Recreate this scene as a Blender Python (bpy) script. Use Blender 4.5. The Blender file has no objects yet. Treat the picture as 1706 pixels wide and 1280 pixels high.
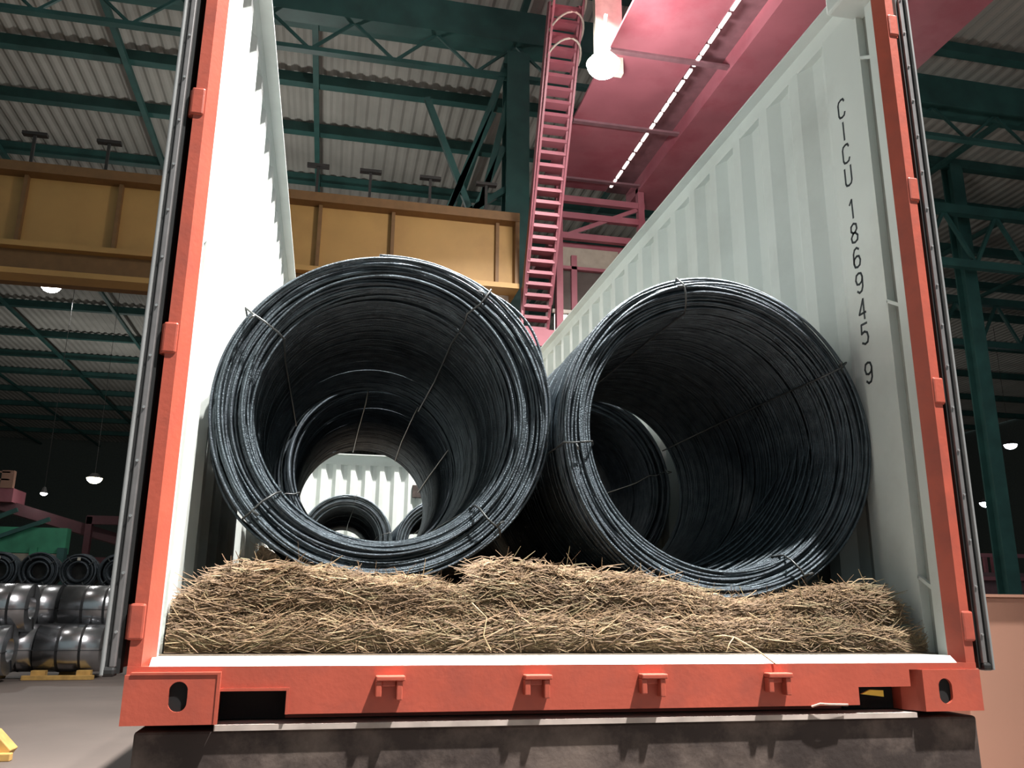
import bpy, math, random
import numpy as np
from math import sin, cos, pi, radians
from mathutils import Matrix, Vector

# ------------------------------------------------------------------ camera, world, lights
SC = bpy.context.scene
COL = SC.collection
cd = bpy.data.cameras.new('camera'); cam = bpy.data.objects.new('camera', cd); COL.objects.link(cam)
Fv = Vector((0.20127189, 0.94526547, 0.25683229)); Rv = Vector((0.97756898, -0.21044596, 0.00844964)); Uv = Vector((-0.06203647, -0.24937061, 0.96641905))
CAM = Vector((-0.7498, -2.3725, 0.2845))
cam.matrix_world = Matrix(((Rv.x, Uv.x, -Fv.x, CAM.x), (Rv.y, Uv.y, -Fv.y, CAM.y), (Rv.z, Uv.z, -Fv.z, CAM.z), (0, 0, 0, 1)))
cd.sensor_width = 36; cd.lens = 1410.4/1706*36; cd.clip_end = 300; cd.clip_start = 0.05
SC.camera = cam
SC.view_settings.view_transform = 'Standard'; SC.view_settings.look = 'None'
SC.view_settings.gamma = 1; SC.view_settings.use_curve_mapping = False
SC.view_settings.exposure = 0.0

w = bpy.data.worlds.new('hall_air'); SC.world = w; w.use_nodes = True
bg = w.node_tree.nodes['Background']; bg.inputs[0].default_value = (0.60, 0.74, 0.76, 1); bg.inputs[1].default_value = 0.42

def lamp(name, loc, power, size, color=(1, .97, .93), target=None, spread=180):
    d = bpy.data.lights.new(name, 'AREA'); d.shape = 'DISK'; d.size = size; d.energy = power; d.color = color; d.spread = radians(spread)
    o = bpy.data.objects.new(name, d); COL.objects.link(o); o.location = loc
    dirv = (Vector(target) - Vector(loc)) if target else Vector((0, 0, -1))
    o.rotation_euler = dirv.to_track_quat('-Z', 'Y').to_euler(); return o
# high-bay lamps of the bay, hung under the roof above the loading place
lamp('high_bay_light', (3.1, 9.1, 13.0), 3000, .35, spread=112)
lamp('high_bay_light', (3.1, 1.6, 13.0), 2300, .35, spread=84)
lamp('high_bay_light', (4.0, -3.6, 13.0), 820, .35, target=(0, .6, 0), spread=66)
lamp('high_bay_light', (-12, 19, 13.0), 260, .5, (1, .92, .86))
lamp('high_bay_light', (-12, 36, 13.0), 900, .5)
def fill_point(loc, power, size=.5, color=(1, .97, .92)):  # unseen point lights, added to brighten roof, far hall and crane underside
    d = bpy.data.lights.new('added_fill_light', 'POINT'); d.energy = power; d.shadow_soft_size = size; d.color = color
    o = bpy.data.objects.new('added_fill_light', d); COL.objects.link(o); o.location = loc
fill_point((-14, 56, 9), 900); fill_point((24, 50, 9), 900); fill_point((-3, 25, 9.5), 800); fill_point((6.2, 5, 5.6), 170); fill_point((16, 18, 7.5), 250)

# ------------------------------------------------------------------ helpers
rng = np.random.default_rng(7); random.seed(7)

def mat(name, color, rough=.6, metal=0., var=.12, scale=6., bump=0., bscale=40., spec=.5, dirt=None, dscale=2., damt=.5):
    m = bpy.data.materials.new(name); m.use_nodes = True; nt = m.node_tree; N = nt.nodes; L = nt.links
    b = N['Principled BSDF']; b.inputs['Roughness'].default_value = rough; b.inputs['Metallic'].default_value = metal
    b.inputs['Specular IOR Level'].default_value = spec
    tc = N.new('ShaderNodeTexCoord'); no = N.new('ShaderNodeTexNoise'); no.inputs['Scale'].default_value = scale; no.inputs['Detail'].default_value = 6
    L.new(tc.outputs['Object'], no.inputs['Vector'])
    r = N.new('ShaderNodeValToRGB'); c = np.array(color)
    r.color_ramp.elements[0].position = .3; r.color_ramp.elements[1].position = .7
    r.color_ramp.elements[0].color = (*np.clip(c*(1-var), 0, 1), 1); r.color_ramp.elements[1].color = (*np.clip(c*(1+var), 0, 1), 1)
    L.new(no.outputs['Fac'], r.inputs[0]); out = r.outputs[0]
    if dirt is not None:
        n2 = N.new('ShaderNodeTexNoise'); n2.inputs['Scale'].default_value = dscale; n2.inputs['Detail'].default_value = 8; n2.inputs['Roughness'].default_value = .65
        L.new(tc.outputs['Object'], n2.inputs['Vector'])
        r2 = N.new('ShaderNodeValToRGB'); r2.color_ramp.elements[0].position = .48; r2.color_ramp.elements[1].position = .66
        r2.color_ramp.elements[0].color = (0, 0, 0, 1); r2.color_ramp.elements[1].color = (damt, damt, damt, 1)
        L.new(n2.outputs['Fac'], r2.inputs[0])
        mx = N.new('ShaderNodeMixRGB'); mx.inputs[2].default_value = (*dirt, 1); L.new(r2.outputs[0], mx.inputs[0]); L.new(out, mx.inputs[1]); out = mx.outputs[0]
    L.new(out, b.inputs['Base Color'])
    if bump:
        n3 = N.new('ShaderNodeTexNoise'); n3.inputs['Scale'].default_value = bscale; n3.inputs['Detail'].default_value = 4
        L.new(tc.outputs['Object'], n3.inputs['Vector'])
        bp = N.new('ShaderNodeBump'); bp.inputs['Strength'].default_value = bump; bp.inputs['Distance'].default_value = .01
        L.new(n3.outputs['Fac'], bp.inputs['Height']); L.new(bp.outputs[0], b.inputs['Normal'])
    return m

def emit(name, color, strength):
    m = bpy.data.materials.new(name); m.use_nodes = True; nt = m.node_tree
    b = nt.nodes['Principled BSDF']; b.inputs['Base Color'].default_value = (.8, .8, .8, 1)
    b.inputs['Emission Color'].default_value = (*color, 1); b.inputs['Emission Strength'].default_value = strength
    return m

M = dict(
    red=mat('red_paint', (.43, .085, .052), .42, var=.10, scale=5, bump=.08, bscale=60, dirt=(.25, .065, .05), dscale=7, damt=.4),
    redbox=mat('red_paint_outer', (.36, .07, .045), .5, dirt=(.15, .04, .03)),
    white=mat('white_interior_paint', (.66, .70, .67), .45, var=.035, scale=3, dirt=(.48, .50, .47), dscale=1.6, damt=.45),
    seam=mat('recess_shade_grey', (.30, .31, .28), .6, var=.1),
    floorply=mat('container_plywood', (.10, .07, .045), .8),
    rubber=mat('black_rubber_seal', (.014, .014, .014), .55, var=.2),
    gasket=mat('grey_rubber_lip', (.23, .24, .24), .5, var=.1),
    strip=mat('zinc_retainer_strip', (.22, .21, .21), .42, .5, var=.12, scale=20),
    rivet=mat('rivet_metal', (.55, .55, .55), .35, .8),
    wire=mat('wire_rod_steel', (.085, .106, .122), .40, .7, var=.35, scale=18, bump=.5, bscale=220),
    wire2=mat('wire_rod_steel_dark', (.07, .085, .10), .45, .65, var=.35, scale=18, bump=.5, bscale=220),
    tie=mat('binding_wire', (.085, .09, .09), .45, .6),
    strawcore=mat('straw_core', (.105, .068, .038), .95, var=.45, scale=45, bump=1, bscale=90),
    rust=mat('rusty_deck_steel', (.045, .032, .028), .75, .2, var=.35, scale=4, bump=.3, bscale=30, dirt=(.17, .13, .11), dscale=3.2, damt=.9),
    dust=mat('dusty_steel_edge', (.45, .38, .34), .8, var=.3, scale=9),
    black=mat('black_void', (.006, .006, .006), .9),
    text=mat('black_stencil_paint', (.03, .04, .045), .7, var=.3, scale=30),
    conc=mat('beige_concrete_floor', (.125, .099, .086), .7, var=.10, scale=.6, dirt=(.085, .068, .06), dscale=.35, damt=.6),
    roof=mat('roof_sheet', (.42, .42, .385), .8, var=.15, scale=.5),
    green=mat('green_steel_paint', (.030, .105, .095), .55, var=.25, scale=1.5),
    greenl=mat('light_green_paint', (.05, .28, .16), .55, var=.2, scale=2),
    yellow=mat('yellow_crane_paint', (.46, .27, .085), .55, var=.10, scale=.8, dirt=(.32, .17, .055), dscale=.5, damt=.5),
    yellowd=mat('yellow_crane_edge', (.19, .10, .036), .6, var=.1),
    wallg=mat('dim_hall_cladding', (.10, .12, .11), .8),
    dark=mat('dark_steel', (.03, .028, .026), .7),
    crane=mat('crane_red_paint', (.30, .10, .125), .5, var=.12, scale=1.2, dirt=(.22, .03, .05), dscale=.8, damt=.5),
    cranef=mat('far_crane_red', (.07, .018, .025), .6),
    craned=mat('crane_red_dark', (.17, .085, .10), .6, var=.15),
    pale=mat('pale_panel', (.55, .52, .45), .6),
    beige=mat('beige_cab_panel', (.34, .30, .24), .6, var=.1),
    coil=mat('galvanised_coil_steel', (.42, .43, .45), .25, .9, var=.12, scale=5),
    strap=mat('black_strap', (.02, .02, .022), .5),
    wood=mat('yellow_timber', (.50, .30, .09), .7, var=.2, scale=6),
    salmon=mat('salmon_paint', (.30, .16, .112), .55, var=.03, scale=1.5),
    tire=mat('tyre_rubber', (.02, .02, .02), .8),
    glass=mat('dusty_cab_glass', (.10, .09, .08), .15, var=.2, scale=2),
    yscrap=mat('yellow_strip', (.8, .5, .06), .5),
    scrap=mat('pale_scrap', (.62, .38, .30), .7),
    lampw=emit('lamp_white', (1, .98, .94), 60), lampc=emit('lamp_cool', (.85, .92, 1), 22), lampy=emit('lamp_warm', (1, .9, .6), 22),
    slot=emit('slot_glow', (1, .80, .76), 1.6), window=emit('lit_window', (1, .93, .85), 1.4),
)
STRAW = [mat('straw_%s' % n, c, .75, var=.2, scale=30) for n, c in (('tan', (.225, .140, .075)), ('brown', (.15, .092, .050)), ('pale', (.37, .26, .145)), ('olive', (.17, .130, .062)))]

class MB:
    """collects geometry; build() links it as one mesh object"""
    def __init__(s): s.v = []; s.f = []; s.mi = []; s.n = 0
    def add(s, v, f, mi=0):
        v = np.asarray(v, float).reshape(-1, 3); s.v.append(v)
        s.f += [tuple(i + s.n for i in q) for q in f]; s.mi += [mi]*len(f); s.n += len(v); return s
    def box(s, x0, x1, y0, y1, z0, z1, mi=0):
        v = [(x0, y0, z0), (x1, y0, z0), (x1, y1, z0), (x0, y1, z0), (x0, y0, z1), (x1, y0, z1), (x1, y1, z1), (x0, y1, z1)]
        return s.add(v, [(0, 3, 2, 1), (4, 5, 6, 7), (0, 1, 5, 4), (1, 2, 6, 5), (2, 3, 7, 6), (3, 0, 4, 7)], mi)
    def prism(s, poly, axis, a, b, mi=0):
        n = len(poly)
        def P(p, t):
            return {0: (t, p[0], p[1]), 1: (p[0], t, p[1]), 2: (p[0], p[1], t)}[axis]
        v = [P(p, a) for p in poly] + [P(p, b) for p in poly]
        f = [tuple(range(n)), tuple(range(2*n-1, n-1, -1))] + [(i, i+n, (i+1) % n + n, (i+1) % n) for i in range(n)]
        return s.add(v, f, mi)
    def beam(s, a, b, wx, wy, mi=0, up=(0, 0, 1)):
        a = np.array(a, float); b = np.array(b, float); d = b-a; d /= np.linalg.norm(d)
        u = np.array(up, float)
        if abs(d @ u) > .98: u = np.array((0, 1., 0))
        sx = np.cross(d, u); sx /= np.linalg.norm(sx); uy = np.cross(sx, d)
        v = [p + sx*i*wx/2 + uy*j*wy/2 for p in (a, b) for i, j in ((-1, -1), (1, -1), (1, 1), (-1, 1))]
        return s.add(v, [(3, 2, 1, 0), (4, 5, 6, 7), (0, 1, 5, 4), (1, 2, 6, 5), (2, 3, 7, 6), (3, 0, 4, 7)], mi)
    def tube(s, pts, r, sides=6, closed=False, mi=0, cap=True):
        P = np.asarray(pts, float); n = len(P)
        if closed: T = np.roll(P, -1, 0) - np.roll(P, 1, 0)
        else: T = np.gradient(P, axis=0)
        T /= np.linalg.norm(T, axis=1)[:, None] + 1e-12
        ref = np.array((0.0137, 1., 0.021)) if abs(T[:, 1]).mean() < .7 else np.array((1., .013, .02))
        A = np.cross(T, ref); A /= np.linalg.norm(A, axis=1)[:, None] + 1e-12; B = np.cross(A, T)
        th = np.arange(sides)*2*pi/sides
        V = P[:, None, :] + r*(np.cos(th)[None, :, None]*A[:, None, :] + np.sin(th)[None, :, None]*B[:, None, :])
        m = n if closed else n-1
        i = np.arange(m)[:, None]; j = np.arange(sides)[None, :]; i2 = (i+1) % n; j2 = (j+1) % sides
        F = np.stack([i*sides+j+0*j, i*sides+j2, i2*sides+j2, i2*sides+j], -1).reshape(-1, 4)
        f = F.tolist()
        if cap and not closed: f += [tuple(range(sides-1, -1, -1)), tuple(range((n-1)*sides, n*sides))]
        return s.add(V.reshape(-1, 3), f, mi)
    def cyl(s, a, b, r, n=24, mi=0, r2=None):
        a = np.array(a, float); b = np.array(b, float); d = b-a; d /= np.linalg.norm(d)
        u = np.array((0, 0, 1.)) if abs(d[2]) < .9 else np.array((1., 0, 0))
        x = np.cross(d, u); x /= np.linalg.norm(x); y = np.cross(d, x); r2 = r if r2 is None else r2
        v = [p + q*(cos(t)*x + sin(t)*y) for p, q in ((a, r), (b, r2)) for t in np.arange(n)*2*pi/n]
        f = [tuple(range(n)), tuple(range(2*n-1, n-1, -1))] + [(i, i+n, (i+1) % n + n, (i+1) % n) for i in range(n)]
        return s.add(v, f, mi)
    def build(s, name, mats, parent=None, smooth=False, bevel=0, **props):
        me = bpy.data.meshes.new(name); me.from_pydata(np.vstack(s.v).tolist(), [], s.f)
        for m in (mats if isinstance(mats, (list, tuple)) else [mats]): me.materials.append(m)
        if max(s.mi): me.polygons.foreach_set('material_index', s.mi)
        if smooth: me.polygons.foreach_set('use_smooth', [True]*len(s.f))
        me.update()
        o = bpy.data.objects.new(name, me); COL.objects.link(o)
        if parent: o.parent = parent
        if bevel:
            b = o.modifiers.new('bevel', 'BEVEL'); b.width = bevel; b.segments = 2; b.limit_method = 'ANGLE'
        for k, v in props.items(): o[k] = v
        return o

def thing(name, label, cat, loc=(0, 0, 0), rz=0, group=None):
    o = bpy.data.objects.new(name, None); COL.objects.link(o); o.location = loc; o.rotation_euler = (0, 0, rz)
    o.empty_display_size = .1; o['label'] = label; o['category'] = cat
    if group: o['group'] = group
    return o
def tag(o, label, cat, group=None):
    o['label'] = label; o['category'] = cat
    if group: o['group'] = group
    return o
def tree(o, label=None, loc=None, rz=None, group=None, parent=None):
    c = o.copy(); COL.objects.link(c); c.parent = parent
    if parent is None:
        if label: c['label'] = label
        if loc is not None: c.location = loc
        if rz is not None: c.rotation_euler = (0, 0, rz)
        if group: c['group'] = group
    for ch in [x for x in bpy.data.objects if x.parent == o and x != c]: tree(ch, parent=c)
    return c

# ------------------------------------------------------------------ the hall (structure)
FZ = -1.35
MB().box(-45, 60, -20, 110, FZ-.2, FZ).build('floor', M['conc'], kind='structure')
RZ = 17.4
def corr_poly(a, b, pitch, depth, base):      # trapezoidal profile along one axis
    pts = []; t = a
    while t < b:
        for ft, fd in ((0, 0), (.26, 0), (.5, 1), (.76, 1)):
            pts.append((t + ft*pitch, base + fd*depth))
        t += pitch
    return pts
mb = MB(); pr = corr_poly(-45, 60, .42, .07, RZ); n = len(pr)
v = [(x, -6, z) for x, z in pr] + [(x, 110, z) for x, z in pr]
mb.add(v, [(i, i+1, i+1+n, i+n) for i in range(n-1)])
ceil = mb.build('ceiling', M['roof'], kind='structure')
SEA = [-2.37 + (y+2.37)*1.6 for y in (9.7, 11.6, 13.5, 15.4, 17.8, 20.2, 22.8, 26, 29.6, 33.3, 36.5, 39.6, 43.3, 46.8, 50.5, 54.5, 59)]
for y in SEA:
    MB().box(-45, 60, y-.05, y+.05, RZ-.42, RZ-.02).box(-45, 60, y-.16, y+.16, RZ-.45, RZ-.42).build('purlin', M['green'], ceil)
for x in (-2.05-5.84*5, -2.05-5.84*4, -2.05-5.84*3, -2.05-5.84*2, -7.9, -2.05, 3.8, 9.6, 15.5, 21.3, 27.2, 33):
    b = MB(); b.box(x-.09, x+.09, 8, 95, RZ-.62, RZ-.46)
    b.build('rafter', M['green'], ceil)
MB().box(-45, 60, 95, 95.3, FZ, RZ+.12).build('wall_back', M['wallg'], kind='structure')
MB().box(-45.3, -45, -6, 110, FZ, RZ+.12).build('wall_left', M['wallg'], kind='structure')
MB().box(60, 60.3, -6, 110, FZ, RZ+.12).build('wall_right', M['wallg'], kind='structure')

def column(x, y, wd, lab, ztop=RZ-.4, m='green'):
    t = thing('steel_column', lab, 'column', (x, y, FZ))
    h = ztop-FZ
    MB().box(-wd/2, wd/2, -wd/2, -wd/2+.06, .03, h).build('flange', M[m], t)
    MB().box(-wd/2, wd/2, wd/2-.06, wd/2, .03, h).build('flange', M[m], t)
    MB().box(-.04, .04, -wd/2+.06, wd/2-.06, .03, h).build('web', M[m], t)
    MB().box(-wd*.8, wd*.8, -wd*.8, wd*.8, 0, .04).build('base_plate', M[m], t)
    return t
c1 = column(3.52, 17.5, .62, 'dark green steel column rising above right end of yellow crane girder', 15.0)
# knee braces beside the column
b = MB()
for x0, z0, x1, z1 in ((3.2, 14.6, 1.7, 9.9), (3.2, 12.2, 2.2, 9.6), (1.75, 10.2, 2.9, 13.2), (2.0, 10.0, 3.3, 11.0), (2.45, 9.7, 3.3, 13.6), (1.1, 13.4, 2.35, 10.2)):
    MB().beam((x0-3.52, 0, z0-FZ), (x1-3.52, 0, z1-FZ), .14, .16).build('brace', M['green'], c1)
column(22.0, 23, .52, 'dark green steel column behind the salmon wall at right edge of frame')

# roof truss along x
t = thing('roof_truss', 'green lattice roof truss crossing top of frame between container walls', 'truss', (-10, 17.5, 0))
MB().box(-25, 30, -.25, .25, 15.35, 16.35).build('top_chord', M['green'], t)
MB().box(-25, 30, -.1, .1, 14.32, 14.44).build('bottom_chord', M['green'], t)
x = -25
while x < 30:
    MB().beam((x, 0, 14.4), (x+1.1, 0, 15.4), .07, .07).beam((x+1.1, 0, 15.4), (x+2.2, 0, 14.4), .07, .07).build('lattice_bar', M['green'], t)
    x += 2.2

# yellow overhead crane girder along x
t = thing('overhead_crane_girder', 'long yellow crane girder crossing behind the container', 'crane', (0, 16, 0))
MB().box(-30, 3.15, 0, .08, 7.62, 9.2).build('web_plate', M['yellow'], t)
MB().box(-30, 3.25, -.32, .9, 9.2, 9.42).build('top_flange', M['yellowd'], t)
MB().box(-30, 3.25, -.32, .9, 7.5, 7.62).build('bottom_flange', M['yellow'], t)
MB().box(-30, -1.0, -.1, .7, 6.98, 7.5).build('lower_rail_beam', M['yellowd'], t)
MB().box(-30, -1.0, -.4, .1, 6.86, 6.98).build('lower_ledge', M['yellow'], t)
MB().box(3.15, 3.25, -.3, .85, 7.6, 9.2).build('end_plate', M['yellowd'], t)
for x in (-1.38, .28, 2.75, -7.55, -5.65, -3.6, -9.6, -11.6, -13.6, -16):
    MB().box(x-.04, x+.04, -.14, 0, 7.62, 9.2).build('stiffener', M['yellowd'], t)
for x in (-3.0, -1.5, -.3, 1.1, 2.45, -4.5, -6, -7.5):
    MB().box(x-.03, x+.03, -.2, -.15, 9.42, 10.15).box(x-.25, x+.25, -.24, -.1, 10.12, 10.19).build('rail_post', M['dark'], t)
MB().box(1.9, 3.1, .2, .28, 6.6, 7.5).build('hanging_panel', M['pale'], t)

# red crane: walkway + two box girders running along y
t = thing('bridge_crane', 'big red bridge crane overhead with ladder and cab', 'crane', (0, 0, 0))
ZC = 10.7
MB().box(3.95, 5.68, -8, 16.5, ZC, ZC+.06).build('walkway_plate', M['crane'], t)
for y in (1, 3.5, 6, 8.5, 11, 13.5, 16):
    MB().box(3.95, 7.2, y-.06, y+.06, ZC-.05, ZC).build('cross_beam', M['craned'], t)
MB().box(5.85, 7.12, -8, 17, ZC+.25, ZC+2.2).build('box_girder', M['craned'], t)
MB().box(6.42, 7.25, -8, 17, ZC-.12, ZC+.25).build('bottom_flange', M['crane'], t)
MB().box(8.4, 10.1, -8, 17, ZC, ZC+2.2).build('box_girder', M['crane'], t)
MB().box(8.2, 8.4, -8, 17, ZC-.1, ZC+.1).build('bottom_flange', M['crane'], t)
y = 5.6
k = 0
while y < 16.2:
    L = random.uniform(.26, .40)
    MB().box(5.71, 5.775, y, y+L, ZC-.02, ZC+.02).build('gap_glow', M['slot'], t)  # glowing strips stand in for light showing through the walkway gap
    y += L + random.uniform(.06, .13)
# end frames and cab
for z in (9.2, 9.75, 10.2):
    MB().beam((4.4, 16.2, z), (6.6, 16.2, z), .14, .16).build('end_beam', M['crane'], t)
MB().beam((4.5, 16.2, 9.2), (6.4, 16.2, 10.1), .08, .1).build('brace', M['crane'], t)
for x in (4.35, 6.5):
    MB().beam((x, 16.2, 6.5), (x, 16.2, 10.7), .16, .18, up=(0, 1, 0)).build('hanger', M['crane'], t)
cabf = MB().box(4.15, 6.2, 16.4, 18.2, 6.3, 6.45).build('cab_floor', M['crane'], t)
MB().box(4.15, 6.2, 16.45, 18.2, 9.0, 9.15).build('cab_roof', M['crane'], t)
MB().box(4.3, 5.95, 16.4, 16.46, 8.45, 9.0).build('cab_panel', M['beige'], t)
MB().box(4.3, 5.95, 16.42, 16.46, 6.45, 8.4).build('cab_window', M['glass'], t)
MB().box(4.28, 4.6, 16.36, 16.41, 6.7, 7.2).build('lit_window', M['window'], t)
MB().box(4.22, 4.7, 16.33, 16.41, 7.24, 7.32).build('window_sill', M['pale'], t)
MB().box(4.7, 4.84, 16.3, 16.44, 6.4, 8.75).build('cab_post', M['crane'], t)
MB().box(4.2, 6.2, 16.3, 16.44, 8.38, 8.46).build('cab_rail', M['crane'], t)
MB().box(3.35, 4.5, 15.6, 16.6, 6.42, 6.5).build('landing', M['crane'], t)
MB().box(3.35, 4.5, 15.55, 15.6, 6.1, 6.5).build('landing_fascia', M['crane'], t)
MB().beam((3.3, 15.6, 6.5), (3.3, 15.6, 7.5), .05, .05).build('rail_post', M['crane'], t)
# ladder
top = np.array((3.05, 12.0, 12.4)); bot = np.array((3.35, 16.0, 6.5)); wd = np.array((.62, 0, 0))
up_n = np.cross(bot-top, wd); up_n /= np.linalg.norm(up_n)
lad = MB().beam(top, bot, .07, .22, up=up_n).beam(top+wd, bot+wd, .07, .22, up=up_n).build('ladder', M['crane'], t)
nst = 27
for i in range(nst):
    p = top + (bot-top)*(i+.5)/nst
    MB().box(p[0], p[0]+.62, p[1]-.13, p[1]+.13, p[2]-.05, p[2]+.03).build('tread', M['crane'], lad)
hp = top + np.array((0, -.55, .35))
MB().beam(hp, bot+np.array((0, -.5, .6)), .045, .045).build('handrail', M['crane'], lad)
MB().beam(hp+wd, bot+wd+np.array((0, -.5, .6)), .045, .045).build('handrail', M['crane'], lad)
for i, s in enumerate((.02, .09, .16)):
    p = top + (bot-top)*s
    a = np.linspace(0, pi, 14)
    MB().tube([(p[0]+.36-.36*cos(q)+.0, p[1]-.75*sin(q), p[2]+.05*sin(q)) for q in a], .022, 6).build('cage_hoop', M['pale'], lad)
MB().box(3.75, 4.3, 11.2, 11.35, 10.35, 13.6).build('pale_board', M['pale'], lad)

# crane floodlight
fl = thing('floodlight', 'glaring white floodlight hanging beside the red crane ladder', 'lamp', (3.48, 10, 9.55))
b = MB(); b.cyl((0, 0, .05), (0, 0, .28), .30, 28, r2=.12); b.build('reflector', M['pale'], fl)
b = MB()
for i in range(7):
    a0, a1 = i*pi/12, (i+1)*pi/12
    b.cyl((0, 0, .05-.26*sin(a0)), (0, 0, .05-.26*sin(a1)), .29*cos(a0), 28, r2=max(.29*cos(a1), .01))
b.build('lit_lens', M['lampw'], fl, smooth=True)
MB().beam((0, 0, .28), (.1, .1, 1.15), .05, .05).build('bracket', M['pale'], fl)
pl = bpy.data.lights.new('floodlight_glow', 'POINT'); pl.energy = 760; pl.shadow_soft_size = .33; pl.color = (1, .95, .92)
po = bpy.data.objects.new('floodlight_glow', pl); COL.objects.link(po); po.location = (3.48, 9.75, 9.05)

def far_lamp(loc, r, m, lab):
    t = thing('hall_lamp', lab, 'lamp', loc)
    b = MB()
    for i in range(4): b.cyl((0, 0, -r*.75*sin(i*pi/8)), (0, 0, -r*.75*sin((i+1)*pi/8)), r*cos(i*pi/8), 20, r2=max(r*cos((i+1)*pi/8), .005))
    b.build('lit_lens', M[m], t)
    MB().cyl((0, 0, .25), (0, 0, 0), r*.4, 20, r2=r*1.02).build('shade', M['dark'], t)
    MB().beam((0, 0, .25), (0, 0, RZ+.06-loc[2]), .016, .016).build('rod', M['dark'], t)
far_lamp((-11.37, 30, 11.73), .34, 'lampw', 'oval white lamp below the yellow girder on the left')
far_lamp((-12.8, 45, 6.67), .38, 'lampy', 'warm glowing lamp above the green frame on the left')
far_lamp((38.69, 40, 10.0), .36, 'lampc', 'bluish lamp right of container, upper of two at right edge')
far_lamp((36.47, 40, 6.47), .36, 'lampc', 'bluish lamp right of container, lower of two, nearer the door')
far_lamp((-12.07, 35, 4.64), .13, 'lampw', 'tiny white lamp under the distant red cab at left edge')

# distant red cab with rail, green frame, dark wire coil stock
t = thing('distant_crane_cab', 'distant red crane platform with pale railing at the left edge', 'crane', (-14.5, 35, 4.6))
MB().box(-1.5, 1.3, 0, 1.5, -.35, .2).build('platform', M['crane'], t)
for z in (.5, .8): MB().box(-1.5, 1.1, -.05, 0, z, z+.06).build('rail', M['salmon'], t)
MB().box(.8, 1.25, -.05, .2, .2, .9).build('rail_panel', M['salmon'], t)
MB().beam((.3, .4, -.3), (7.5, 3, -2.3), .5, .45).build('arm', M['cranef'], t)
t = thing('green_frame', 'light green machine frame above the dark coil stock at left', 'machine', (-11.8, 31, FZ))
MB().box(-3, 1.9, 0, .5, 3.4, 4.3).build('green_panel', M['greenl'], t)
MB().box(-3, 1.8, .0, .4, 3.0, 3.38).build('ochre_beam', M['beige'], t)
for a, c in (((-2.5, -.1, 3.0), (1.3, -.1, 4.6)), ((-3, -.1, 3.4), (.2, -.1, 4.9))):
    MB().beam(a, c, .12, .14).build('brace', M['green'], t)
for x in (-1, .9, 1.8): MB().box(x-.12, x+.12, -.1, .3, 0, 3.6).build('post', M['greenl'] if x < 1 else M['green'], t)
t = thing('red_rack', 'dim red steel rack beside the green frame, behind the open left door', 'rack', (-8.9, 36, FZ))
for x in (-1.6, 0, 1.5): MB().box(x-.12, x+.12, 0, .3, 0, 5.2).build('post', M['cranef'], t)
for z in (1.6, 3.2, 4.9): MB().box(-1.7, 1.7, 0, .3, z, z+.35).build('shelf_beam', M['cranef'], t)

def bundle(x, y, z, r, lab, grp='dark wire coils stocked far behind the steel coils'):
    t = thing('stock_wire_coil', lab, 'wire coil', (x, y, z), group=grp)
    b = MB()
    for i in range(26):
        yy = (i % 9)*.05; rr = r - (i//9)*.12 + random.uniform(-.035, .03)
        th = np.linspace(0, 2*pi, 28, endpoint=False)
        b.tube(np.stack([rr*np.cos(th)+random.uniform(-.02, .02), yy+.02*np.sin(th+i), rr*np.sin(th)], 1), .035, 5, True)
    b.build('wire_loops', M['wire2'], t, kind='stuff')
    MB().cyl((0, .3, 0), (0, 1.0, 0), r-.03, 24).build('inner_mass', M['dark'], t)
    for a in (.6, 2.2, 3.9, 5.2):
        MB().beam(((r+.02)*cos(a), -.03, (r+.02)*sin(a)), ((r-.16)*cos(a), -.04, (r-.16)*sin(a)), .05, .03).build('tie', M['tie'], t)
    if random.random() < .6:
        MB().box(-.05, .05, -.06, -.05, r-.2, r-.1).build('paper_tag', M['pale'], t)
    return t
bx = -13.9
for row in (0, 1, 2):
    for i in range(5):
        bundle(-12.3 + i*1.2 + (row % 2)*.6, 28.4, FZ+.6+row*1.05, .55, 'dark wire coil, %s from the left in the %s row of the far stock pile' % (['first', 'second', 'third', 'fourth', 'fifth'][i], ['bottom', 'middle', 'top'][row]))

# galvanised slit coils on timber
def steel_coil(x0, x1, y, z, r, lab, straps=(.35, .7), face=1):
    t = thing('steel_coil', lab, 'steel coil', ((x0+x1)/2, y, z), group='silver steel coils stacked on the floor at left')
    h = (x1-x0)/2; n = 40; ri = r*.48
    a = np.arange(n)*2*pi/n
    v = [(s*h, q*cos(t_), q*sin(t_)) for s in (-1, 1) for q in (r, ri) for t_ in a]
    f = []
    for i in range(n):
        j = (i+1) % n
        f += [(i, j, 2*n+j, 2*n+i), (n+j, n+i, 3*n+i, 3*n+j), (j, i, n+i, n+j), (2*n+i, 2*n+j, 3*n+j, 3*n+i)]
    o = MB().add(v, f).build('coil_body', M['coil'], t)
    o.data.polygons.foreach_set('use_smooth', [k % 4 < 2 for k in range(len(f))])
    for s in straps:
        b = MB(); X = -h + 2*h*s
        v = [(X+d, (r+.006)*cos(t_), (r+.006)*sin(t_)) for d in (-.028, .028) for t_ in a]
        b.add(v, [(i, (i+1) % n, (i+1) % n+n, i+n) for i in range(n)]); b.build('strap', M['strap'], t)
    for g in (pi*1.02, 1.6, 5.2):
        MB().beam((-h-.01, (r+.008)*cos(g), (r+.008)*sin(g)), (h+.01, (r+.008)*cos(g), (r+.008)*sin(g)), .035, .014).build('strap', M['strap'], t)
        MB().beam((h+.008, (r+.008)*cos(g), (r+.008)*sin(g)), (h+.008, (ri-.01)*cos(g), (ri-.01)*sin(g)), .035, .014).build('strap', M['strap'], t)
R0 = .53
zl = FZ+.14+R0
steel_coil(-7.12, -5.72, 20.0, zl, R0, 'silver steel coil on timber, lower of the pair nearest the container')
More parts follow.
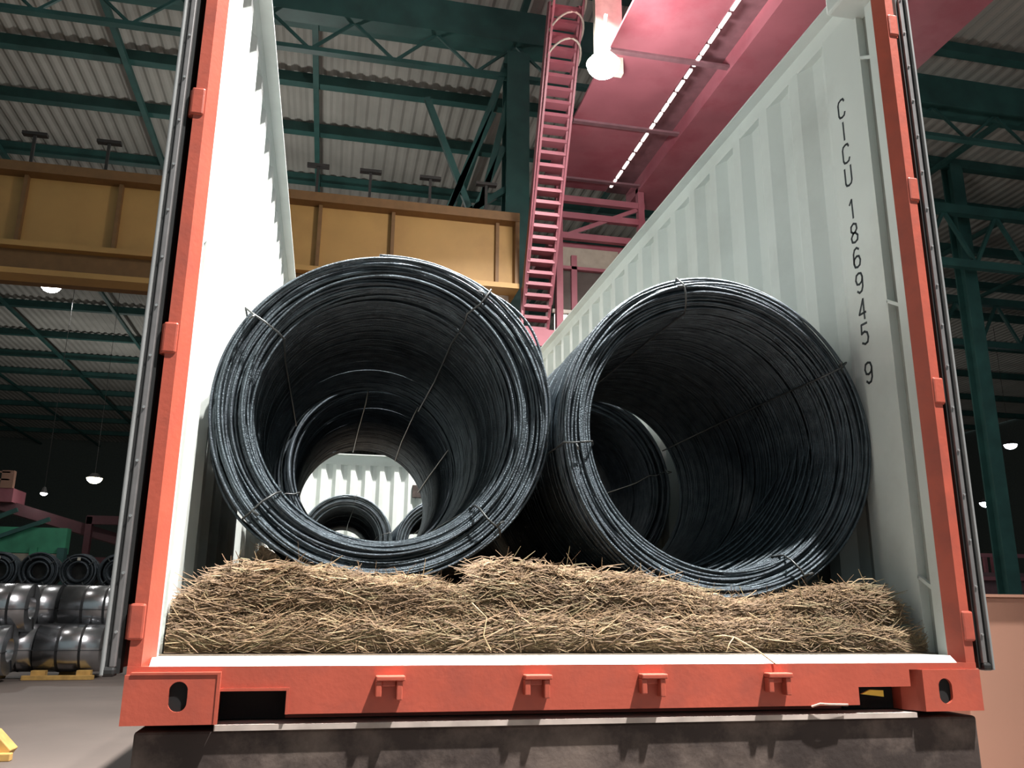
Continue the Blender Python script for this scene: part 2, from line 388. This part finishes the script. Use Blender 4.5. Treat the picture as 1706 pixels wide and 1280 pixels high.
steel_coil(-7.0, -5.6, 21.14, zl, R0, 'silver steel coil hidden behind the lower coil nearest the container')
steel_coil(-6.85, -5.45, 20.57, zl+.9, R0, 'silver steel coil, upper of the pair nearest the container')
steel_coil(-8.55, -7.4, 18.9, zl, R0, 'silver steel coil at left edge of frame, lower one')
steel_coil(-8.3, -7.15, 20.04, zl, R0, 'silver steel coil behind the lower one at left edge')
steel_coil(-8.45, -7.25, 19.47, zl+.9, R0, 'silver steel coil at left edge of frame, upper one')
steel_coil(-8.2, -7.0, 20.75, zl+.9, R0, 'silver steel coil behind the upper one at left edge')
def timber(x, y, sx, sy, sz, lab):
    tag(MB().box(x-sx/2, x+sx/2, y-sy/2, y+sy/2, FZ, FZ+sz).build('timber_block', M['wood'], bevel=.01), lab, 'timber', 'timber blocks under the steel coils')
for x, lab in ((-6.95, 'left front timber block under the lower coil nearest the container'), (-6.0, 'right front timber block under the lower coil nearest the container')):
    timber(x, 19.62, .3, .22, .2, lab)
timber(-6.5, 19.45, 1.5, .12, .1, 'long timber bearer lying before the coil nearest the container')
timber(-6.6, 20.57, .3, .3, .16, 'timber block between the rear coils, mostly hidden'); timber(-8.1, 18.5, .4, .2, .2, 'timber block under the coil at left edge')
timber(-8.0, 20.2, .3, .3, .13, 'timber block under the rear coil at left edge')
t = thing('timber_cradle', 'yellow timber cradle with a pale wad lying on floor at left edge', 'timber', (-4.3, 8.6, FZ))
MB().prism([(-.5, 0), (.25, 0), (.32, .1), (.12, .3), (.0, .3), (-.1, .12), (-.5, .12)], 1, -.12, .12).build('cradle_body', M['wood'], t, bevel=.01)
MB().box(-.45, .35, -.22, -.12, 0, .08).build('side_rail', M['wood'], t, bevel=.01)
b = MB(); th = np.linspace(0, 2*pi, 13)
b.tube([(-.02+.12*cos(a), -.05, .35+.06*sin(a)+.02*sin(3*a)) for a in th[:-1]], .04, 6, True); b.build('pale_wad', M['pale'], t, smooth=True)

# right background: red stock with green post, salmon wall
t = thing('salmon_wall', 'flat salmon painted steel wall at lower right corner', 'wall', (3.62, 3.0, FZ))
MB().box(0, 3.2, 0, 4.5, 0, 1.745).build('wall_body', M['salmon'], t, bevel=.01)
MB().box(-.02, 3.22, -.02, 4.52, 1.745, 1.765).build('cap_edge', M['salmon'], t)
def crate(x, y, z, lab):
    t = thing('red_stillage', lab, 'stillage', (x, y, z), group='red stillages beyond the salmon wall')
    for sx in (-.9, .9):
        for sy in (0, 1.0): MB().box(sx-.06, sx+.06, sy-.06, sy+.06, 0, 1.9).build('post', M['crane'], t)
    for zz in (.1, .9, 1.75): MB().box(-.9, .9, -.05, .05, zz, zz+.14).build('rail', M['crane'], t)
    MB().box(-.85, .85, .2, .9, .2, 1.2).build('load', M['craned'], t)
for i in range(4):
    crate(23.3 + i*2.15, 25.5, .56, ['red stillage directly left of the green column at right', 'red stillage directly right of the green column', 'red stillage third from the door at right', 'red stillage farthest right, past the frame edge'][i])
    crate(23.3 + i*2.15, 25.5, FZ, ['bottom red stillage left of the green column', 'bottom red stillage right of the green column', 'bottom red stillage third from the door', 'bottom red stillage farthest right'][i])

# right far lattice trusses
for j, (x, y) in enumerate(((19, 22), (26, 30))):
    t = thing('roof_truss', ['green lattice truss right of the container near the crane', 'green lattice truss far right behind the first one'][j], 'truss', (x, y, 0))
    MB().box(-4, 14, -.15, .15, 14.4, 14.75).build('top_chord', M['green'], t)
    MB().box(-4, 14, -.12, .12, 12.3, 12.6).build('bottom_chord', M['green'], t)
    for i in range(8):
        MB().beam((-4+i*2.2, 0, 12.5), (-2.9+i*2.2, 0, 14.5), .12, .12).beam((-2.9+i*2.2, 0, 14.5), (-1.8+i*2.2, 0, 12.5), .12, .12).build('lattice_bar', M['green'], t)

# ------------------------------------------------------------------ the trailer under the container
t = thing('trailer', 'dark rusty steel trailer deck carrying the container', 'trailer', (0, 0, 0))
MB().box(-1.19, 1.215, .02, .2, -.5, -.018).build('rear_beam', M['rust'], t, bevel=.008)
MB().box(-1.0, 1.0, .004, .2, -.018, -.004).build('deck_edge', M['dust'], t)
MB().box(-1.19, 1.215, .2, 12.2, -.16, -.004).build('deck', M['rust'], t)
for x in (-.5, .38): MB().box(x, x+.12, .2, 12, -.55, -.16).build('frame_rail', M['rust'], t)
for y in (1.6, 2.9, 10.6):
    MB().cyl((-1.0, y, -.86), (1.0, y, -.86), .06, 12).build('axle', M['rust'], t)
    for x in (-1.15, .8):
        wv = MB(); n = 32; prof = [(0, .30), (.03, .46), (.08, .485), (.27, .485), (.32, .46), (.35, .30), (.25, .22), (.1, .22)]
        v = [(x+px, y+pr_*cos(a), -.86+pr_*sin(a)) for a in np.arange(n)*2*pi/n for px, pr_ in prof]; m_ = len(prof)
        wv.add(v, [(i*m_+k, i*m_+(k+1) % m_, ((i+1) % n)*m_+(k+1) % m_, ((i+1) % n)*m_+k) for i in range(n) for k in range(m_)])
        wh = wv.build('wheel', M['tire'], t, smooth=True)
        MB().cyl((x+.12, y, -.86), (x+.2, y, -.86), .23, 20).build('rim', M['strip'], wh)

# ------------------------------------------------------------------ the open-top container
C = thing('shipping_container', 'open-top red container with white interior holding wire coils', 'container', (0, 0, 0))
YL, H = 12.1, 2.68
MB().box(-1.17, 1.17, .1, YL-.06, .135, .160).build('floor_panel', M['floorply'], C)
MB().box(-1.17, 1.17, .1, YL-.1, .0, .135).build('under_frame', M['redbox'], C)
# rear sill with fork pockets notched from below
sill = MB()
seg = [(-1.0, -.83, .077), (-.83, .81, .02), (.81, .985, .070)]
for x0, x1, z0 in seg:
    sill.prism([(0, z0), (.09, z0), (.09, .137), (.0, .137)], 0, x0, x1)
sill.box(-1.219, -1.0, .0, .09, .1181, .137); sill.box(.985, 1.219, .0, .09, .1181, .137)
sill.build('rear_sill', M['red'], C)
MB().prism([(.002, .137), (.1, .137), (.1, .157), (.028, .157)], 0, -1.168, 1.155).build('sill_rim', M['white'], C)
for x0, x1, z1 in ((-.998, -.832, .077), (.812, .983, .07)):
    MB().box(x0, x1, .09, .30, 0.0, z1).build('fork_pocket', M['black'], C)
MB().box(-1.0, -.822, -.006, .0, .077, .084).box(-.829, -.822, -.006, 0, .02, .077).build('pocket_rim', M['red'], C)
# castings with an oval hole
def casting(x0, x1, cx, cz, hw, hh, y0, y1, lab=None, z0=0., z1=.118):
    b = MB(); n = 28
    a = np.arange(n)*2*pi/n
    oval = []
    for t_ in a:
        px = hw*cos(t_); pz = (hh-hw)*(1 if sin(t_) > 1e-6 else (-1 if sin(t_) < -1e-6 else 0)) + hw*sin(t_)
        oval.append((cx+px, cz+pz))
    outer = []
    for t_ in a:
        dx, dz = cos(t_), sin(t_)
        s = min(((x1-cx)/dx if dx > 1e-9 else (x0-cx)/dx if dx < -1e-9 else 9), ((z1-cz)/dz if dz > 1e-9 else (z0-cz)/dz if dz < -1e-9 else 9))
        outer.append((cx+dx*s, cz+dz*s))
    for q, (X, Z) in enumerate(((x1, z1), (x0, z1), (x0, z0), (x1, z0))):     # snap the nearest ray to each corner
        k = min(range(n), key=lambda i: (outer[i][0]-X)**2+(outer[i][1]-Z)**2); outer[k] = (X, Z)
    v = [(p[0], y0, p[1]) for p in outer]+[(p[0], y0, p[1]) for p in oval]+[(p[0], y0+.03, p[1]) for p in oval]+[(p[0], y1, p[1]) for p in outer]
    f = []
    for i in range(n):
        j = (i+1) % n
        f += [(i, j, n+j, n+i), (n+i, n+j, 2*n+j, 2*n+i), (3*n+i, 3*n+j, j, i)]
    f.append(tuple(3*n+i for i in range(n)))
    b.add(v, f)
    o = b.build('corner_casting', M['red'], C)
    bb = MB(); bb.add([(p[0], y0+.010, p[1]) for p in oval], [tuple(range(n))]); bb.build('casting_hole', M['black'], o)
    return o
casting(-1.219, -1.0, -1.09, .066, .0225, .036, -.016, .16)
MB().box(-1.205, -1.0, -.019, -.0, .1181, .124).box(-1.0, -.992, -.019, 0, .0, .124).build('casting_lip', M['red'], C)
casting(1.02, 1.219, 1.094, .057, .023, .036, -.012, .16)
MB().prism([(1.019, -.012), (1.019, .16), (.985, .16), (.985, .05)], 2, .0, .118).build('casting_cheek', M['red'], C)
for s in (-1, 1):
    MB().box(min(s*1.05, s*1.219), max(s*1.05, s*1.219), .0, .17, H-.118, H).build('top_casting', M['white'], C, bevel=.01)
# cam keepers on the sill
for x in (-.567, -.17, .162, .545):
    kp = MB()
    kp.box(x-.038, x+.038, -.034, .0, .100, .113)
    kp.box(x-.038, x-.022, -.030, .0, .060, .100); kp.box(x+.016, x+.032, -.030, .0, .052, .100)
    kp.box(x-.022, x+.016, -.012, .0, .085, .100)
    kp.build('locking_keeper', M['red'], C, bevel=.003)
# corner posts
for s in (-1, 1):
    P = [(1.219, .002), (1.187, .002), (1.160, .045), (1.219, .045)]
    MB().prism([(s*a, b_) for a, b_ in (P if s > 0 else P[::-1])], 2, .134, H-.118).build('corner_post', M['red'], C)
    b = MB()
    b.box(min(s*1.164, s*1.219), max(s*1.164, s*1.219), .045, .092, .134, H-.118)
    b.build('post_inner_face', M['white'], C)
    b = MB(); b.box(min(s*1.198, s*1.219), max(s*1.198, s*1.219), .092, .150, .134, H-.118); b.build('lashing_recess', M['seam'], C)  # grey colour carries the shadow line of the recess
    b = MB(); b.box(min(s*1.166, s*1.2185), max(s*1.166, s*1.2185), .150, .20, .134, H-.06); b.build('post_inner_flange', M['white'], C)
    for z in (.38, 1.35, 2.36):
        MB().beam((s*1.172, .088, z-.02), (s*1.172, .154, z+.02), .012, .012).build('lashing_bar', M['white'], C)
    for z in (.245, 1.0, 1.74, 2.42):
        hb = MB(); x0 = s*1.19; x1 = s*1.229
        hb.box(min(x0, x1), max(x0, x1), -.004, .045, z-.045, z+.045)
        hg = hb.build('hinge_lug', M['red'], C, bevel=.006)
        MB().cyl((s*1.227, .02, z-.043), (s*1.227, .02, z+.043), .010, 12).build('hinge_pin', M['red'], hg)
# corrugated walls: flat panel first, then trapezoids
def side_wall(s):
    pts = [(.2, 1.170), (.385, 1.170)]; y = .385
    while y < YL-.4:
        pts += [(y+.068, 1.206), (y+.138, 1.206), (y+.206, 1.170), (y+.278, 1.170)]; y += .278
    pts += [(YL-.06, 1.170)]
    n = len(pts); z0, z1 = .135, H-.055
    b = MB()
    for off, mi in ((0, 0), (.006, 1)):
        v = [(s*(x+off), y, z) for z in (z0, z1) for y, x in pts]
        f = [(i, i+1, i+1+n, i+n) for i in range(n-1)]
        b.add(v, f, mi)
    b.build('side_wall', [M['white'], M['redbox']], C)
    # top rail: tube with an overhanging cap lip
    rp = [(1.219, H-.075), (1.172, H-.075), (1.160, H-.012), (1.108, H-.010), (1.108, H), (1.219, H)]
    MB().prism([(s*a, c) for a, c in rp], 1, .17, YL).build('top_rail', M['white'], C)
    MB().box(min(s*1.18, s*1.219), max(s*1.18, s*1.219), .16, YL, .0, .135).build('bottom_rail', M['redbox'], C)
side_wall(-1); side_wall(1)
pts = [(-1.17, YL-.06)]; x = -1.17
while x < 1.0:
    pts += [(x+.07, YL-.06), (x+.125, YL-.015), (x+.185, YL-.015), (x+.243, YL-.06)]; x += .243
n = len(pts); b = MB()
for off, mi in ((0, 0), (.006, 1)):
    b.add([(px, py+off, z) for z in (.135, H-.05) for px, py in pts], [(i, i+1, i+1+n, i+n) for i in range(n-1)], mi)
b.build('end_wall', [M['white'], M['redbox']], C)
MB().prism([(YL, H-.07), (YL-.062, H-.07), (YL-.062, H+.084), (YL-.13, H+.09), (YL-.13, H+.105), (YL, H+.105)], 0, -1.219, 1.219).build('end_rail', M['white'], C)
MB().box(.60, .78, YL-.09, YL-.055, 2.09, 2.31).build('vent_cover', M['rust'], C, bevel=.01)
# lettering
G = {
 'C': [[(1, .82), (.85, .97), (.5, 1), (.15, .95), (0, .8), (0, .2), (.15, .05), (.5, 0), (.85, .03), (1, .18)]],
 'I': [[(.5, 0), (.5, 1)]],
 'U': [[(0, 1), (0, .2), (.15, .05), (.5, 0), (.85, .05), (1, .2), (1, 1)]],
 '1': [[(.2, .78), (.6, 1), (.6, 0)]],
 '8': [[(.5, 1), (.1, .9), (.05, .65), (.3, .53), (.7, .47), (1, .3), (.9, .07), (.5, 0), (.1, .07), (0, .3), (.3, .47), (.7, .53), (.95, .65), (.9, .9), (.5, 1)]],
 '6': [[(.9, .88), (.6, 1), (.25, .95), (.05, .75), (0, .25), (.15, .05), (.5, 0), (.85, .06), (1, .3), (.85, .52), (.5, .57), (.12, .48), (0, .3)]],
 '9': [[(.1, .12), (.4, 0), (.75, .05), (.95, .25), (1, .75), (.85, .95), (.5, 1), (.15, .94), (0, .7), (.15, .48), (.5, .43), (.88, .52), (1, .7)]],
 '4': [[(.75, 0), (.75, 1), (0, .3), (1, .3)]],
 '5': [[(.95, 1), (.12, 1), (.05, .55), (.5, .62), (.88, .52), (1, .28), (.85, .06), (.45, 0), (.05, .1)]],
}
zs = [2.248, 2.146, 2.045, 1.946, 1.804, 1.703, 1.600, 1.496, 1.389, 1.292, 1.141]
for ch, z in zip('CICU1869459', zs):
    yc = .302; hh, ww = .078, .040
    b = MB()
    for st in G[ch]:
        st2 = []
        for q0, q1 in zip(st[:-1], st[1:]): st2.append((q0, q1))
        for q0, q1 in st2:
            A = np.array((yc+ww/2-q0[0]*ww, z-hh/2+q0[1]*hh)); B = np.array((yc+ww/2-q1[0]*ww, z-hh/2+q1[1]*hh))
            d = B-A; L_ = np.linalg.norm(d)
            if L_ < 1e-6: continue
            d /= L_; nrm = np.array((-d[1], d[0]))*.0042; A = A-d*.002; B = B+d*.002
            v = [(X, *(p)) for X in (1.170, 1.1688) for p in (A+nrm, A-nrm, B-nrm, B+nrm)]
            b.add(v, [(0, 1, 2, 3), (7, 6, 5, 4), (0, 4, 5, 1), (1, 5, 6, 2), (2, 6, 7, 3), (3, 7, 4, 0)])
    b.build('letter' if ch.isalpha() else 'digit', M['text'], C)
# open doors folded back along the sides, with their seals facing the viewer
for s in (-1, 1):
    D = MB(); a, c = s*1.247, s*1.283
    D.box(min(a, c), max(a, c), .03, 1.17, .13, H-.13)
    dr = D.build('door', M['redbox'], C)
    y0 = .0
    def bar(x0, x1, ya, yb, z0, z1, m, nm, rnd=0):
        x0, x1 = sorted((s*x0, s*x1)); q = MB(); q.box(x0, x1, ya, yb, z0, z1); return q.build(nm, M[m], dr, bevel=rnd)
    bar(1.238, 1.247, .01, .05, .12, H-.12, 'rubber', 'seal_channel')
    st = bar(1.247, 1.2625, .0, .03, .135, H-.13, 'strip', 'retainer_strip', .003)
    bar(1.2625, 1.272, .004, .03, .125, H-.12, 'rubber', 'seal_channel')
    bar(1.272, 1.281, -.008, .03, .115, H-.11, 'gasket', 'seal_lip', .003)
    bar(1.245, 1.281, -.004, .03, .113, .137, 'rubber', 'seal_foot', .008)
    rb = MB()
    for i in range(17):
        z = .22 + i*.145
        rb.cyl((s*1.2545, -.004, z), (s*1.2545, .003, z), .0038, 8)
    rb.build('rivet_row', M['rivet'], dr)

# ------------------------------------------------------------------ wire rod coils
WR = .0052
def ring(cx, cz, y, r, nseg=110, wob=.006, tilt=.008, ph=None):
    th = np.linspace(0, 2*pi, nseg, endpoint=False)
    p1, p2, p3 = rng.uniform(0, 2*pi, 3)
    rr = r + wob*np.sin(2*th+p1) + wob*.5*np.sin(3*th+p2)
    return np.stack([cx+rr*np.cos(th), y+tilt*np.sin(th+p3)+tilt*.5*np.sin(2*th+p1), cz+rr*np.sin(th)], 1)
def wire_coil(cx, cz, y0, y1, ri, ro, lab, nfront=60, nseg=110, step=.0100, tie_ang=(), sides=4, wr=WR, front_spread=.16, m='wire'):
    t = thing('wire_coil', lab, 'wire coil', (cx, y0, cz), group='coils of wire rod lying in the container')
    L = y1-y0
    b = MB()
    for r0, st, wob in ((ro-wr, step, .003), (ri+wr, step, .004), ((ri+ro)/2, step*1.6, .006), ((ri+2*ro)/3, step*1.6, .006)):
        y = front_spread*.6 if r0 < ro-.03 else .05
        while y < L-.02:
            b.tube(ring(rng.normal(0, .0010), rng.normal(0, .0010), y+rng.normal(0, st*.25), r0+rng.normal(0, .0016)+(.004*sin(y*9) if r0 < ro-.03 else 0), nseg, wob*.35, .003), wr, sides, True)
            y += st
    o = b.build('coil_body', M[m], t, smooth=True, kind='stuff')
    # back end layers
    b = MB()
    for i in range(nfront//2):
        b.tube(ring(rng.normal(0, .005), rng.normal(0, .005), L-rng.uniform(0, .07), rng.uniform(ri+.004, ro-.004), nseg, .005, .01), wr, sides, True)
    b.build('rear_loops', M[m], t, smooth=True, kind='stuff')
    # front loops, gathered in bundles; each a part you can pick out
    centres = np.sort(rng.uniform(ri+.012, ro-.010, 9))
    for i in range(nfront):
        c = centres[rng.integers(0, len(centres))] if rng.random() < .65 else rng.uniform(ri+.004, ro-.004)
        r = float(np.clip(c + rng.normal(0, .006), ri+.004, ro-.005))
        u = (ro-r)/(ro-ri)
        y = rng.uniform(0, .05) + u*front_spread*rng.uniform(.2, 1.0)
        q = MB().tube(ring(rng.normal(0, .008), rng.normal(0, .008), y, r, nseg, .005, .009), wr, sides+1, True)
        q.build('wire_loop', M['wire'] if rng.random() < .6 and m == 'wire' else M['wire2'], t, smooth=True)
    for a in tie_ang:
        a = radians(a); ca, sa = cos(a), sin(a)
        pp = [(ro+.006, L+.01), (ro+.009, L*.6), (ro+.009, .08), (ro+.007, .0), (ro-.02, -.016), ((ri+ro)/2, -.014), (ri+.015, -.0), (ri-.008, .05), (ri-.006, .3), (ri-.010, L*.6), (ri-.006, L+.01), ((ri+ro)/2, L+.02)]
        tt = [( (r_+rng.normal(0, .002))*ca - rng.normal(0, .006)*sa, y_, r_*sa + rng.normal(0, .006)*ca) for r_, y_ in pp]
        tb = MB().tube(tt, .0036, 6, True).build('binding_wire', M['tie'], t, smooth=True)
        kx, kz = (ro-.03)*ca, (ro-.03)*sa
        MB().tube([(kx, -.016, kz), (kx-.012*sa, -.03, kz+.012*ca), (kx-.03*sa, -.026, kz+.02*ca)], .004, 6).build('twist', M['tie'], tb)
    return t
WC1 = wire_coil(-.583, .928, .42, 1.90, .437, .565, 'left front coil of dark wire rod resting on straw mats', 100, 120, .0102, (147, 53, -45, -139))
WC2 = wire_coil(.585, .885, .32, 1.86, .472, .578, 'right front coil of dark wire rod resting on straw mats', 84, 120, .0102, (104, 30, 187, -62))
c2 = wire_coil(-.515, 1.01, 2.13, 3.75, .43, .548, 'second coil behind the left front coil, seen through its hollow', 24, 84, .016, (100, 60, 20, 200), 4, .0075, m='wire2')
c2.rotation_euler = (-.036, 0, .01)
wire_coil(.60, .95, 2.12, 3.72, .44, .538, 'second coil behind the right front coil, seen through its hollow', 24, 84, .016, (120, 10, 240), 4, .0075, m='wire2')
wire_coil(-.54, 1.06, 8.0, 11.3, .395, .545, 'far left coil near the end wall, seen through both left coils', 22, 56, .026, (80, 10), 4, .012)
wire_coil(.60, 1.03, 8.05, 11.3, .395, .545, 'far right coil near the end wall, beside the far left coil', 22, 56, .026, (95, 200), 4, .012)
# stray strands springing off the left coil
for k, (a0, a1, bulge, yy) in enumerate(((58, 12, .030, -.02), (54, 20, .012, .05), (70, -10, .006, -.03), (178, 240, .022, .12), (95, 40, .010, .02))):
    th = np.radians(np.linspace(a0, a1, 40)); u = np.linspace(0, 1, 40)
    rr = .566 + bulge*np.sin(pi*u)**1.5
    MB().tube(np.stack([rr*np.cos(th), yy*np.sin(pi*u)+.03, rr*np.sin(th)], 1), WR, 6).build('stray_strand', M['wire'], WC1, smooth=True)
for k in range(14):
    a0, a1 = 32-2.2*k+rng.uniform(-5, 5), -100+rng.uniform(-12, 8); bulge = -.085-.006*k+rng.uniform(-.006, .006); yy = .04+.035*k
    th = np.radians(np.linspace(a0, a1, 48)); u = np.linspace(0, 1, 48)
    rr = .565 - .02*(k % 3) + (bulge+.02*(k % 3))*np.sin(pi*u)**.55
    MB().tube(np.stack([rr*np.cos(th), yy+.0*u, rr*np.sin(th)], 1), WR, 6).build('stray_strand', M['wire'], WC2, smooth=True)

# ------------------------------------------------------------------ straw mats
def smooth_noise(x, y, seed):
    r = np.random.default_rng(seed); s = 0
    for k in range(7):
        fx, fy = r.uniform(3, 26, 2); p = r.uniform(0, 6.28, 2); s = s + np.sin(fx*x+p[0]+1.3*np.sin(fy*y))*np.cos(fy*y+p[1])/(1+k*.35)
    return s/3.2
def straw_mat(x0, x1, y0, y1, z0, topf, lab, seed, nb=5200, top_share=.35, bulge=.02, name='straw_mat'):
    t = thing(name, lab, 'straw mat', ((x0+x1)/2, y0, z0), group='straw mats under the wire coils')
    ox, oy, oz = (x0+x1)/2, y0, z0
    nx, nu = 90, 26
    xs = np.linspace(x0, x1, nx)
    def surf(x, u, lift=0):
        # u 0..1 up the front face (rounded), 1..2 back over the top
        h = topf(x) - z0
        e = np.minimum(1, np.minimum(x-x0, x1-x)/.05 + .35)
        uf = np.clip(u, 0, 1); ub = np.clip(u-1, 0, 1)
        yy = y0 + bulge*(1-np.sin(uf*pi)) * 1.2 + ub*(y1-y0-bulge) + .020*smooth_noise(x*1.4, u*1.4, seed)*(1-ub)
        zz = z0 + h*e*uf + .013*smooth_noise(x, u*1.5+2, seed+5)*np.clip(uf*2, 0, 1)
        return x, yy-lift*(ub < .01), zz+lift*(uf > .98)
    V = []
    us = np.concatenate([np.linspace(0, 1, 12), 1+np.linspace(.01, 1, nu-12)**2])
    for u in us:
        X, Y, Z = surf(xs, np.full(nx, u)); V.append(np.stack([X-ox, Y-oy, Z-oz], 1))
    V.append(np.stack([xs-ox, np.full(nx, y1-oy), np.full(nx, 0.)], 1)); V.append(np.stack([xs-ox, V[0][:, 1], np.full(nx, 0.)], 1))
    K = len(V); f = []
    for k in range(K-1):
        f += [(k*nx+i, k*nx+i+1, (k+1)*nx+i+1, (k+1)*nx+i) for i in range(nx-1)]
    f.append(tuple(k*nx for k in range(K))); f.append(tuple(k*nx+nx-1 for k in range(K-1, -1, -1)))
    MB().add(np.vstack(V), f).build('mat_core', M['strawcore'], t, smooth=True)
    r = np.random.default_rng(seed)
    # blades
    x = r.uniform(x0, x1, nb); top = r.random(nb) < top_share
    u = np.where(top, 1+r.random(nb)**2*.35, r.random(nb)**.8)
    X, Y, Z = surf(x, u, .003)
    L = r.uniform(.03, .17, nb)*np.where(r.random(nb) < .08, 1.5, 1)
    ang = r.normal(0, .26, nb) + np.where(r.random(nb) < .12, r.normal(0, .8, nb), 0) + .55*smooth_noise(x*.8, u*1.2, seed+9)
    out = r.normal(0, .10, nb)
    d = np.stack([np.cos(ang), -np.abs(out)*.7, np.sin(ang)*np.where(top, .4, 1)], 1)
    d[top, 1] = r.normal(0, .5, top.sum()); d /= np.linalg.norm(d, axis=1)[:, None]
    bow = r.normal(0, .012, (nb, 3)); bow[:, 1] = -np.abs(bow[:, 1])
    wdt = r.uniform(.0009, .0021, nb)
    ts = np.array([-.5, -.17, .17, .5])
    Pm = np.stack([X-ox, Y-oy-.004, Z-oz], 1)
    pts = Pm[:, None, :] + d[:, None, :]*L[:, None, None]*ts[None, :, None] + bow[:, None, :]*(1-(2*ts)**2)[None, :, None]*(-1)
    pts[:, :, 2] = np.maximum(pts[:, :, 2], .002)
    lo = -1.160-ox; hi = 1.160-ox; pts[:, :, 0] = np.clip(pts[:, :, 0], lo, hi)
    s1 = np.cross(d, (0, 0, 1.)); s1 /= np.linalg.norm(s1, axis=1)[:, None]+1e-9; s2 = np.cross(s1, d)
    tri = [(0, 1.), (-.87, -.5), (.87, -.5)]
    tp = np.array([.5, 1, 1, .4])
    VV = np.stack([pts + (s1*a)[:, None, :]*(wdt[:, None]*tp)[:, :, None] + (s2*c)[:, None, :]*(wdt[:, None]*tp)[:, :, None] for a, c in tri], 2)   # nb,4,3,3
    base = (np.arange(nb)*12)[:, None, None, None]
    k = np.arange(3)[None, :, None, None]; j = np.arange(3)[None, None, :, None]; j2 = (j+1) % 3
    F = np.concatenate([base+k*3+j, base+k*3+j2, base+(k+1)*3+j2, base+(k+1)*3+j], -1).reshape(-1, 4)
    me = bpy.data.meshes.new('straw_blades'); me.from_pydata(VV.reshape(-1, 3).tolist(), [], F.tolist())
    for m_ in STRAW: me.materials.append(m_)
    cl = smooth_noise(x*1.7, u*.8, seed+21) + r.normal(0, .35, nb); mi = np.where(cl < -.35, 1, np.where(cl < .38, 0, 3)); mi = np.where(r.random(nb) < .15, 2, mi); mi = np.where(r.random(nb) < .15, 1, mi); me.polygons.foreach_set('material_index', np.repeat(mi, 9).astype(int).tolist())
    me.update(); o = bpy.data.objects.new('straw_blades', me); COL.objects.link(o); o.parent = t; o['kind'] = 'stuff'
    return t
I = lambda xs, zs: (lambda x: np.interp(x, xs, zs))
def under(cx, cz, ro, pad=.004): return lambda x: np.where(abs(x-cx) < ro, cz-np.sqrt(np.maximum(ro**2-(x-cx)**2, 0))-pad, 9)
u1 = under(-.583, .928, .572); u2 = under(.585, .885, .585)
both = lambda f: (lambda x: np.minimum(f(x), np.minimum(u1(x), u2(x))))
straw_mat(-1.155, -.35, .15, 2.1, .161, I([-1.15, -.9, -.35], [.235, .255, .245]), 'lower straw mat at left, pressed against the white wall', 11, 5200, .12)
straw_mat(-1.14, -.34, .17, 2.05, .235, both(I([-1.14, -1.08, -.98, -.85, -.6, -.45, -.34], [.26, .31, .39, .385, .36, .345, .29])), 'upper straw mat at left, under the left front coil', 12, 7200, .4)
straw_mat(-.325, 1.13, .14, 2.1, .161, I([-.32, .3, .9, 1.13], [.262, .255, .25, .20]), 'lower straw mat at right, long and flat on floor', 13, 8000, .12)
straw_mat(-.31, 1.07, .17, 2.05, .245, both(I([-.31, -.27, -.1, .1, .4, .8, 1.0, 1.07], [.37, .41, .395, .375, .34, .33, .365, .32])), 'upper straw mat at right, under the right front coil', 14, 9500, .4)
straw_mat(-1.14, 1.14, 2.3, 3.7, .161, lambda x: np.minimum(np.interp(x, [-1.14, -1.0, -.85], [.62, .55, .42]), np.minimum(under(-.50, .97, .58)(x), under(.585, .95, .575)(x))), 'straw mat under the second pair of coils', 15, 600, .5)
straw_mat(-1.14, 1.14, 7.9, 11.3, .161, lambda x: np.minimum(.54+0*x, np.minimum(under(-.54, 1.06, .56)(x), under(.6, 1.03, .56)(x))), 'straw mat under the far pair of coils', 16, 900, .5)

# tufts: longer loose straws sticking out of the mats (each pile end)
def loose(pts, lab, r=.0022, m=2, name='loose_straw'):
    tag(MB().tube(pts, r, 5).build(name, STRAW[m], smooth=True), lab, 'straw', 'loose straws lying on the sill')
loose([(.40, .155, .205), (.44, .10, .212), (.453, .06, .208), (.50, .02, .175), (.545, -.006, .135)], 'bent pale straw hanging over the sill, right of middle')
loose([(.453, .063, .2095), (.43, .05, .19), (.415, .04, .1685)], 'short pale straw beside the bent one on the sill', .0018)
loose([(-.37, .12, .17), (-.30, .10, .20), (-.24, .11, .23)], 'straw leaning at the gap between the left and right mats', .002, 0)
loose([(-.33, .13, .30), (-.29, .11, .26), (-.30, .10, .21), (-.28, .09, .172)], 'curled straw hanging down at the gap between mats', .002, 2)
# scrap strip on the sill bottom, yellow strip in the fork pocket
tag(MB().tube([(.65, -.004, .018), (.675, -.010, .026), (.70, -.012, .024), (.765, -.008, .022)], .0035, 5).build('scrap_strip', M['scrap']), 'thin pale scrap strip caught under the right part of the sill', 'scrap')
tag(MB().prism([(.83, .048), (.905, .040), (.905, .058), (.86, .060)], 1, .02, .026).build('yellow_strip', M['yscrap']), 'small yellow strip showing in the right fork pocket', 'strip')
